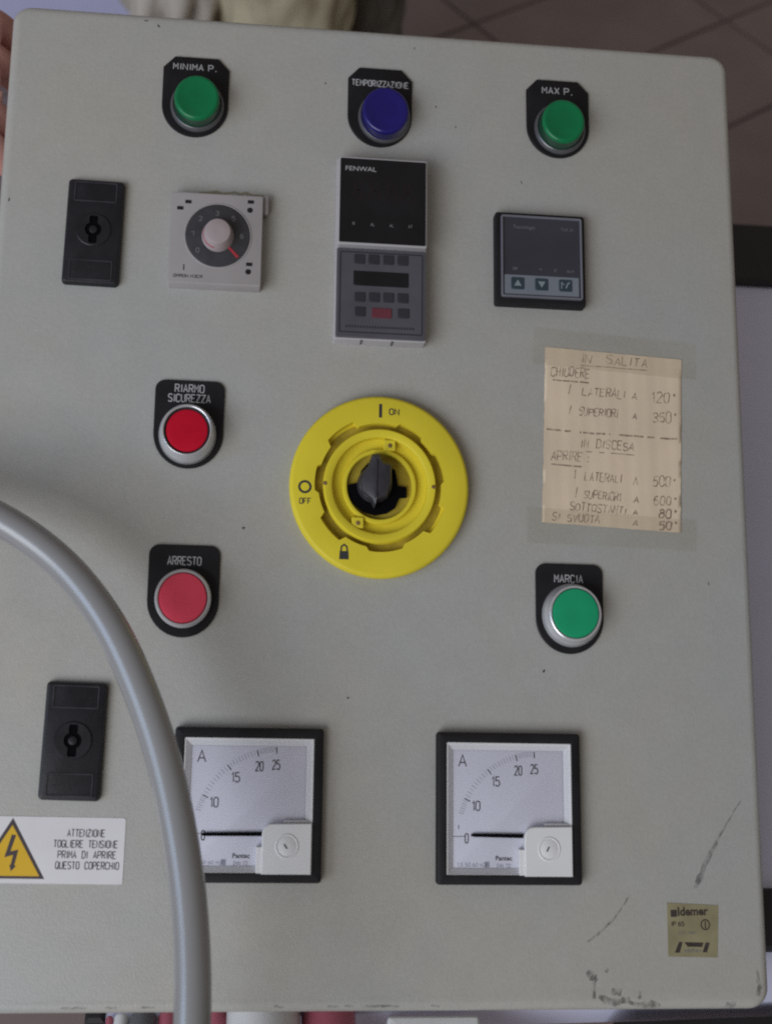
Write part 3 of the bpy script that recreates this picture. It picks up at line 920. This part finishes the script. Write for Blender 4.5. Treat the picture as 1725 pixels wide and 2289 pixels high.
def scuff(pts, wds):
    g = G()
    P, Wd = [], []
    for i in range(len(pts) - 1):
        for k in range(6):
            t = k / 6
            P.append((pts[i][0] + (pts[i + 1][0] - pts[i][0]) * t + random.uniform(-.25, .25), pts[i][1] + (pts[i + 1][1] - pts[i][1]) * t + random.uniform(-.25, .25)))
            Wd.append((wds[i] + (wds[i + 1] - wds[i]) * t) * random.uniform(.6, 1.25))
    cx = sum(p[0] for p in P) / len(P)
    cy = sum(p[1] for p in P) / len(P)
    g.ribbon([(a - cx, b - cy) for a, b in P], Wd, .07)
    g.out('scuff_mark', M['scuff'], panel, (cx, cy, 0))


scuff([(181, -144), (169.2, -161.8), (161.9, -173.9), (157.5, -183), (155.0, -188)], [.5, 1.2, 2.4, 3.0, 1.4])
scuff([(122.7, -190.5), (114.6, -201.1), (106.7, -208.4), (99.5, -213.3)], [.7, 1.1, 1.5, .8])
scuff([(100.5, -226), (103.0, -228.2), (105.5, -229)], [2, 4, 2])
scuff([(110.8, -224.4), (109.4, -227.0)], [1.6, 1.4])
scuff([(103.7, -231), (103.3, -240)], [1.2, 2.0])
scuff([(106, -237.6), (110, -239.3), (114, -240.2), (118, -239.4), (122, -238.6)], [2.2, 4.2, 3.4, 2.6, 2.0])
scuff([(126.4, -235.2), (125.8, -239.4)], [1.3, 1.8])
scuff([(120, -240.3), (126, -241.6), (132, -241.0), (137, -242)], [1.5, 2.4, 3.6, 1.5])
scuff([(112, -235), (118, -236)], [4, 3])
scuff([(168.6, -242), (171.6, -241.8), (174, -241)], [1.8, 3.4, 1.4])
scuff([(185, -226), (186.3, -233), (184.6, -239)], [1.2, 2.4, 2.0])
for k in range(16):
    x = random.uniform(-150, 40)
    scuff([(x, -241.2), (x + random.uniform(2, 9), -241.4)], [.9, .8])

# ------------------------------------------------------------------ taped handwritten note
note = empty('handwritten_note', PANEL @ Matrix.Translation((.1195, .0395, .0)))
tag(note, 'yellowed handwritten paper note taped to the right side of the panel', 'note')
NX, NY = 119.5, 39.5
C4 = [(81.2, -6.0), (154.3, -9.2), (158.1, 85.0), (84.3, 88.6)]


def wave(x, y):
    """slight cockle of the paper, x and y in panel mm"""
    return .13 * math.sin(x * .33 + .6) + .08 * math.sin(x * .87) + .09 * math.sin(y * .13 + x * .05)


def bil(u, v):
    a = [C4[0][i] * (1 - u) + C4[1][i] * u for i in (0, 1)]
    b = [C4[3][i] * (1 - u) + C4[2][i] * u for i in (0, 1)]
    return a[0] * (1 - v) + b[0] * v, a[1] * (1 - v) + b[1] * v


g = G()
nu, nv = 40, 30
for z0 in (.45, .32):
    for j in range(nv + 1):
        for i in range(nu + 1):
            x, y = bil(i / nu, j / nv)
            if i in (0, nu):
                x += random.uniform(-.2, .2)
            g.v.append((x - NX, y - NY, z0 + wave(x, y)))
B = (nu + 1) * (nv + 1)
for j in range(nv):
    for i in range(nu):
        a = j * (nu + 1) + i
        g.f.append((a, a + 1, a + nu + 2, a + nu + 1))
        g.f.append((B + a, B + a + nu + 1, B + a + nu + 2, B + a + 1))
rim = [i for i in range(nu + 1)] + [j * (nu + 1) + nu for j in range(1, nu + 1 - (nu - nv))] + [nv * (nu + 1) + i for i in range(nu - 1, -1, -1)] + [j * (nu + 1) for j in range(nv - 1, 0, -1)]
for k in range(len(rim)):
    a, b = rim[k], rim[(k + 1) % len(rim)]
    g.f.append((a, B + a, B + b, b))
g.out('paper', M['paper'], note, ang=80)
zf = lambda x, y: wave(x + NX, y + NY)
random.seed(11)


def hw(txt, x0, y0, x1, y1, h, wd=.55):
    a = math.atan2(y1 - y0, x1 - x0)
    strokes(txt, x0 - NX, y0 - NY, math.hypot(x1 - x0, y1 - y0), h, wd, .50, hand=.34, ang=a, zf=zf).out('handwriting', M['ink'], note)


def hl(pts, wd=.7):
    P = []
    for (a, b) in zip(pts, pts[1:]):
        for k in range(6):
            P.append((a[0] + (b[0] - a[0]) * k / 5 - NX, a[1] + (b[1] - a[1]) * k / 5 - NY + random.uniform(-.12, .12)))
    G().ribbon(P, wd, .49, zf).out('pen_line', M['ink'], note)


hw('IN   SALITA', 103.3, 81.0, 139.0, 79.8, 4.6)
hl([(103, 79.3), (139, 78.2)], .5)
hw('CHIUDERE:', 87.0, 72.8, 109.0, 72.3, 5.0)
hl([(88.0, 70.6), (107.5, 69.7)], .8)
for tt, xa, xb, y0, num in (('LATERALI', 103.5, 126.5, 62.6, '120d'), ('SUPERIORI', 101.5, 122.4, 51.8, '350d')):
    hw('I', 95.3, y0 + .6, 97.0, y0 + .6, 4.8)
    hw(tt, xa, y0 + .4, xb, y0 - .5, 4.4)
    hw('A', 130.2, y0 - .9, 132.6, y0 - .9, 3.2)
    hw(num, 141.3, y0 - 2, 154.6, y0 - 1.7, 5.6)
for a, b in (((84.4, 43.6), (92.3, 43.2)), ((93.8, 43.0), (97.4, 42.9)), ((101.9, 42.5), (118.2, 42.1)), ((122.8, 42.1), (136.1, 41.7)), ((137.9, 41.4), (142.2, 41.4)), ((145.2, 41.2), (154.2, 41.0))):
    hl([a, b], 1.0)
hw('IN  DISCESA', 102.1, 34.4, 130.4, 33.7, 4.4)
hl([(100.5, 32.6), (131, 31.4)], .5)
hw('APRIRE :', 86.4, 27.2, 106.0, 26.6, 5.2)
hl([(86.4, 25.0), (102.5, 24.0)], .8)
for tt, xi, xa, xb, y0, num, xn in (('LATERALI', 97.5, 104, 123.3, 17.0, '500d', 140.5), ('SUPERIORI', 97.7, 103.5, 122.7, 7.4, '600d', 140.4)):
    hw('I', xi, y0 + .2, xi + 1.6, y0 + .2, 4.6)
    hw(tt, xa, y0, xb, y0 - .9, 4.4)
    hw('A', 129.8, y0 - 1.6, 132, y0 - 1.6, 3.4)
    hw(num, xn, y0 - 1.9, 152.8, y0 - 2, 4.8)
hw('SOTTOSTANTI', 96.0, .9, 125.2, -.4, 3.9)
hw('A', 129.2, -.5, 131.4, -.5, 3.0)
hw('80d', 143.2, -1.6, 152.7, -1.6, 4.4, .8)
hw('SI  SVUOTA', 86.5, -4.6, 111.1, -5.6, 3.9)
hw('A', 129.0, -6.5, 131.4, -6.5, 3.0)
hw('50d', 143.0, -7.6, 152.7, -7.6, 4.4, .95)
for q in ([(77.7, 98.9), (165.6, 93.9), (165.4, 73.7), (76.9, 78.9)], [(73.0, 1.7), (162.5, -2.4), (161.9, -19.1), (72.8, -17.2)]):
    g = G()
    g.loft([[(a - NX, b - NY, z) for a, b in q] for z in (.80, .84)])
    tp = g.out('tape', M['tape'], note)

# ------------------------------------------------------------------ grey cable looping over the front
CP = [(-560, -250, -582), (-510, -130, -480), (-480, -60, -220), (-410, -35, -30), (-330, -20, 22), (-256, -4, 30), (-196.3, -14.2, 34), (-183.2, -20.3, 37), (-165.9, -30.8, 40), (-149.0, -44.8, 43), (-134.2, -62.5, 47), (-121.5, -82.9, 51), (-105.6, -118.5, 56), (-96.0, -151.1, 61), (-89.1, -184.3, 66), (-86.0, -212.8, 71), (-85.1, -236.7, 75), (-86.0, -263.9, 77), (-92, -330, 62), (-100, -430, 10), (-112, -520, -110), (-120, -560, -320), (-140, -640, -408)]
cu = bpy.data.curves.new('tmp', 'CURVE')
cu.dimensions = '3D'
sp = cu.splines.new('NURBS')
sp.points.add(len(CP) - 1)
for p, q in zip(sp.points, CP):
    p.co = (q[0] * MM, q[1] * MM, q[2] * MM, 1)
sp.order_u = 4
sp.use_endpoint_u = True
sp.resolution_u = 10
cu.bevel_depth = 7.8 * MM
cu.bevel_resolution = 7
cu.use_fill_caps = True
t = bpy.data.objects.new('tmp', cu)
COL.objects.link(t)
bpy.context.view_layer.update()
me = bpy.data.meshes.new_from_object(t.evaluated_get(bpy.context.evaluated_depsgraph_get()))
bpy.data.objects.remove(t)
me.polygons.foreach_set('use_smooth', [True] * len(me.polygons))
me.materials.clear()
me.materials.append(M['cable'])
me.name = 'grey_cable'
cb = bpy.data.objects.new('grey_cable', me)
COL.objects.link(cb)
cb.matrix_world = PANEL
tag(cb, 'thick smooth grey cable curving down in front of the left ammeter', 'cable')


# ------------------------------------------------------------------ fittings under the lower edge (world mm)
def tube(name, x, r, z, y0, y1, m, label, cat, cap=True, hollow=False):
    g = G()
    seg = 32
    lp = lambda rr_, y: [(rr_ * math.cos(2 * math.pi * k / seg), y, rr_ * math.sin(2 * math.pi * k / seg)) for k in range(seg)]
    L_ = y0 - y1
    loops = [lp(r - 1, 0), lp(r, -1.5), lp(r, -L_ + 14), lp(r * 1.08, -L_ + 13), lp(r * 1.08, -L_ + 2), lp(r * 1.04, -L_), lp(r * .8, -L_), lp(r * .78, -L_ + 20)]
    o = mk(name, [v for l_ in loops for v in l_], [(a * seg + k, a * seg + (k + 1) % seg, (a + 1) * seg + (k + 1) % seg, (a + 1) * seg + k) for a in range(len(loops) - 1) for k in range(seg)] + [tuple(range(seg)), tuple((len(loops) - 1) * seg + k for k in range(seg))], m)
    o.location = (x * MM, y0 * MM, z * MM)
    tag(o, label, cat)
    return o


tube('plastic_tube', -53, 18.0, BZ + 18.2, -208, -330, M['white'], 'white grey plastic tube under the lower edge, between two red tubes', 'tube')
tube('plastic_tube', -20.5, 13.5, BZ + 14, -207, -300, M['redt'], 'wide red plastic tube under the lower edge, right of the white tube', 'tube')
tube('plastic_tube', -76.0, 6.5, BZ + 7, -206, -300, M['redt'], 'thin red plastic tube just right of the cable at the lower edge', 'tube')
tube('plastic_tube', -99.5, 5.4, BZ + 6, -206, -300, M['redt'], 'thin red plastic tube just left of the cable at the lower edge', 'tube')
tube('plastic_tube', -111.8, 6.6, BZ + 7, -206, -310, M['greyt'], 'dark grey plastic tube under the lower edge', 'tube')
tube('plastic_tube', -122.6, 3.8, BZ + 4.4, -206, -310, M['white'], 'slim pale tube under the lower edge beside the dark grey tube', 'tube')
tube('plastic_tube', -128.6, 1.9, BZ + 2.6, -206, -310, M['redt'], 'thinnest red tube under the lower left edge', 'tube')
bxo = G()
bxo.rr(0, -60, 46, 112, 2, [(0, 0), (0, 22), (1.2, 23.4), (2, 23.6), (9, 23.6), (9.6, 23), (10, 15)], n=3)
bx = bxo.out('plastic_box', M['white'])
bx.location = (.031, -.209, BZ * MM + .0004)
tag(bx, 'open white plastic box under the lower edge of the panel', 'box')


# ------------------------------------------------------------------ the person holding the cover
def skin(name, joints, edges, root, material, parent=None, sub=2, wrinkle=0, wscale=18, seed=0):
    me = bpy.data.meshes.new('tmp')
    keys = list(joints)
    me.from_pydata([joints[k][0] for k in keys], [(keys.index(a), keys.index(b)) for a, b in edges] and [(keys.index(a), keys.index(b)) for a, b in edges], [])
    o = bpy.data.objects.new('tmp', me)
    COL.objects.link(o)
    sm = o.modifiers.new('s', 'SKIN')
    sm.use_smooth_shade = True
    sv = me.skin_vertices[0].data
    for i, k in enumerate(keys):
        r = joints[k][1]
        sv[i].radius = r if isinstance(r, tuple) else (r, r)
        sv[i].use_root = (k == root)
    ss = o.modifiers.new('u', 'SUBSURF')
    ss.levels = sub
    ss.render_levels = sub
    bpy.context.view_layer.update()
    m2 = bpy.data.meshes.new_from_object(o.evaluated_get(bpy.context.evaluated_depsgraph_get()))
    bpy.data.objects.remove(o)
    if wrinkle:
        m2.update()
        nrm = [v.normal.copy() for v in m2.vertices]
        for v, nn in zip(m2.vertices, nrm):
            p = v.co * wscale + Vector((seed, 0, 0))
            q = Vector((p.x * 1.2, p.y * 1.2, p.z * .55))
            d_ = abs(noise.noise(q)) * 2 - .5 + .4 * noise.noise(q * 2.3)
            v.co += nn * d_ * wrinkle
    m2.polygons.foreach_set('use_smooth', [True] * len(m2.polygons))
    m2.materials.clear()
    m2.materials.append(material)
    m2.name = name
    r_ = bpy.data.objects.new(name, m2)
    COL.objects.link(r_)
    if parent:
        r_.parent = parent
    return r_


pl = lambda x, y, z: tuple(PANEL @ Vector((x, y, z)))
LX, LY = -.02, .98       # where the person stands, bending forward over the bench
J = {
    'pelvis': ((LX, LY + .02, .90), (.13, .10)),
    'waist': ((LX - .01, LY - .09, 1.03), (.125, .09)),
    'chest': ((LX - .03, LY - .27, 1.19), (.15, .10)),
    'neckb': ((LX - .04, LY - .40, 1.29), (.07, .06)),
    'neck': ((LX - .045, LY - .46, 1.33), (.052, .052)),
    'jaw': ((LX - .05, LY - .53, 1.36), (.062, .07)),
    'skull': ((LX - .05, LY - .56, 1.45), (.075, .092)),
    'crown': ((LX - .05, LY - .55, 1.515), (.055, .065)),
    'shl': ((LX - .20, LY - .36, 1.25), .055), 'ell': ((LX - .36, LY - .46, 1.00), .042),
    'shr': ((LX + .15, LY - .36, 1.25), .055), 'elr': ((LX + .30, LY - .30, 1.03), .042), 'wrr': ((LX + .27, LY - .12, .88), .03), 'har': ((LX + .25, LY - .06, .84), (.02, .04)),
    'hipl': ((LX - .085, LY, .84), .085), 'knl': ((LX - .03, LY - .03, .48), .058), 'anl': ((LX - .03, LY + .03, .09), .04), 'tol': ((LX - .05, LY - .12, .035), (.042, .03)),
    'hipr': ((LX + .085, LY + .03, .84), .085), 'knr': ((LX + .075, LY + .07, .48), .058), 'anr': ((LX + .08, LY + .12, .09), .04), 'tor': ((LX + .11, LY - .02, .035), (.042, .03)),
    'wrl': (pl(-.300, .290, -.036), (.028, .022)), 'pal': (pl(-.262, .255, -.040), (.030, .017)), 'kn': (pl(-.240, .246, -.040), (.034, .014)),
}
E_ = [('pelvis', 'waist'), ('waist', 'chest'), ('chest', 'neckb'), ('neckb', 'neck'), ('neck', 'jaw'), ('jaw', 'skull'), ('skull', 'crown'), ('chest', 'shl'), ('shl', 'ell'), ('ell', 'wrl'), ('wrl', 'pal'), ('pal', 'kn'),
      ('chest', 'shr'), ('shr', 'elr'), ('elr', 'wrr'), ('wrr', 'har'), ('pelvis', 'hipl'), ('hipl', 'knl'), ('knl', 'anl'), ('anl', 'tol'), ('pelvis', 'hipr'), ('hipr', 'knr'), ('knr', 'anr'), ('anr', 'tor')]
for k, (yy, ln) in enumerate(((.280, .052), (.259, .060), (.225, .056), (.206, .044))):
    J[f'f{k}a'] = (pl(-.222, yy, -.038), .0108)
    J[f'f{k}b'] = (pl(-.205, yy, -.0745), .0092)
    J[f'f{k}c'] = (pl(-.205 + ln * .5, yy, -.0735), .0085)
    J[f'f{k}d'] = (pl(-.205 + ln, yy, -.072), .0075)
    E_ += [('kn', f'f{k}a'), (f'f{k}a', f'f{k}b'), (f'f{k}b', f'f{k}c'), (f'f{k}c', f'f{k}d')]
J['t1'] = (pl(-.255, .292, -.030), .0125)
J['t2'] = (pl(-.236, .313, -.030), .0105)
J['t3'] = (pl(-.222, .322, -.045), .009)
E_ += [('pal', 't1'), ('t1', 't2'), ('t2', 't3')]
for k in range(4):
    bx_ = LX + .225 + k * .017
    J[f'g{k}a'] = ((bx_, LY - .045, .805), .0095)
    J[f'g{k}b'] = ((bx_, LY - .055, .770), .0085)
    J[f'g{k}c'] = ((bx_, LY - .045, .742 - .004 * (k % 2)), .0075)
    E_ += [('har', f'g{k}a'), (f'g{k}a', f'g{k}b'), (f'g{k}b', f'g{k}c')]
J['h1'] = ((LX + .212, LY - .065, .81), .0105)
J['h2'] = ((LX + .205, LY - .08, .775), .009)
E_ += [('har', 'h1'), ('h1', 'h2')]
person = skin('person', J, E_, 'pelvis', M['skin'])
tag(person, 'person in khaki trousers bending over the panel, fingers around its left edge', 'person')
skin('trousers', {'p': ((LX, LY + .02, .90), (.15, .12)), 'h1': ((LX - .08, LY, .80), .11), 'm1': ((LX - .05, LY - .01, .60), .10), 'k1': ((LX - .022, LY - .025, .42), .084), 'c1': ((LX - .02, LY - .01, .26), .080), 'a1': ((LX - .02, LY + .03, .08), .072)},
     [('p', 'h1'), ('h1', 'm1'), ('m1', 'k1'), ('k1', 'c1'), ('c1', 'a1')], 'p', M['khaki'], person, 4, .014, 20, 3)
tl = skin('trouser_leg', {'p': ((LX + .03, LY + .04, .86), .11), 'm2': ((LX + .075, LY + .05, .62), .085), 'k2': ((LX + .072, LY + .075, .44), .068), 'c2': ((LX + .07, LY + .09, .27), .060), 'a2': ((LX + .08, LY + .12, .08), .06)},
     [('p', 'm2'), ('m2', 'k2'), ('k2', 'c2'), ('c2', 'a2')], 'p', M['olive'], person, 4, .012, 22, 7)  # cloth of this leg is darker than the khaki one
tag(tl, 'dark grey olive trouser leg')
skin('work_coat', {'w': ((LX - .01, LY - .09, 1.02), (.17, .13)), 'c': ((LX - .03, LY - .27, 1.19), (.175, .125)), 'n': ((LX - .04, LY - .39, 1.28), (.085, .075)),
                   's1': ((LX - .20, LY - .36, 1.25), .075), 'e1': ((LX - .345, LY - .45, 1.03), .06), 's2': ((LX + .15, LY - .36, 1.25), .075), 'e2': ((LX + .29, LY - .31, 1.05), .06),
                   'h': ((LX - .10, LY - .06, .86), (.12, .10)), 't1': ((LX - .145, LY - .04, .60), (.06, .07)), 't2': ((LX - .147, LY - .03, .40), (.048, .065)), 't3': ((LX - .15, LY - .02, .24), (.045, .06))},
     [('w', 'c'), ('c', 'n'), ('c', 's1'), ('s1', 'e1'), ('c', 's2'), ('s2', 'e2'), ('w', 'h'), ('h', 't1'), ('t1', 't2'), ('t2', 't3')], 'w', M['shirt'], person, 4, .022, 22, 8)
skin('hair', {'a': ((LX - .05, LY - .52, 1.43), (.08, .09)), 'b': ((LX - .05, LY - .53, 1.50), (.072, .088))}, [('a', 'b')], 'a', M['hair'], person, 2, .004, 60)
for sx_, sy_ in ((-.03, 0), (.085, .09)):
    skin('shoe', {'a': ((LX + sx_, LY + sy_ + .05, .05), (.05, .045)), 'b': ((LX + sx_ - .01, LY + sy_ - .13, .04), (.052, .035))}, [('a', 'b')], 'a', M['shoe'], person, 2)
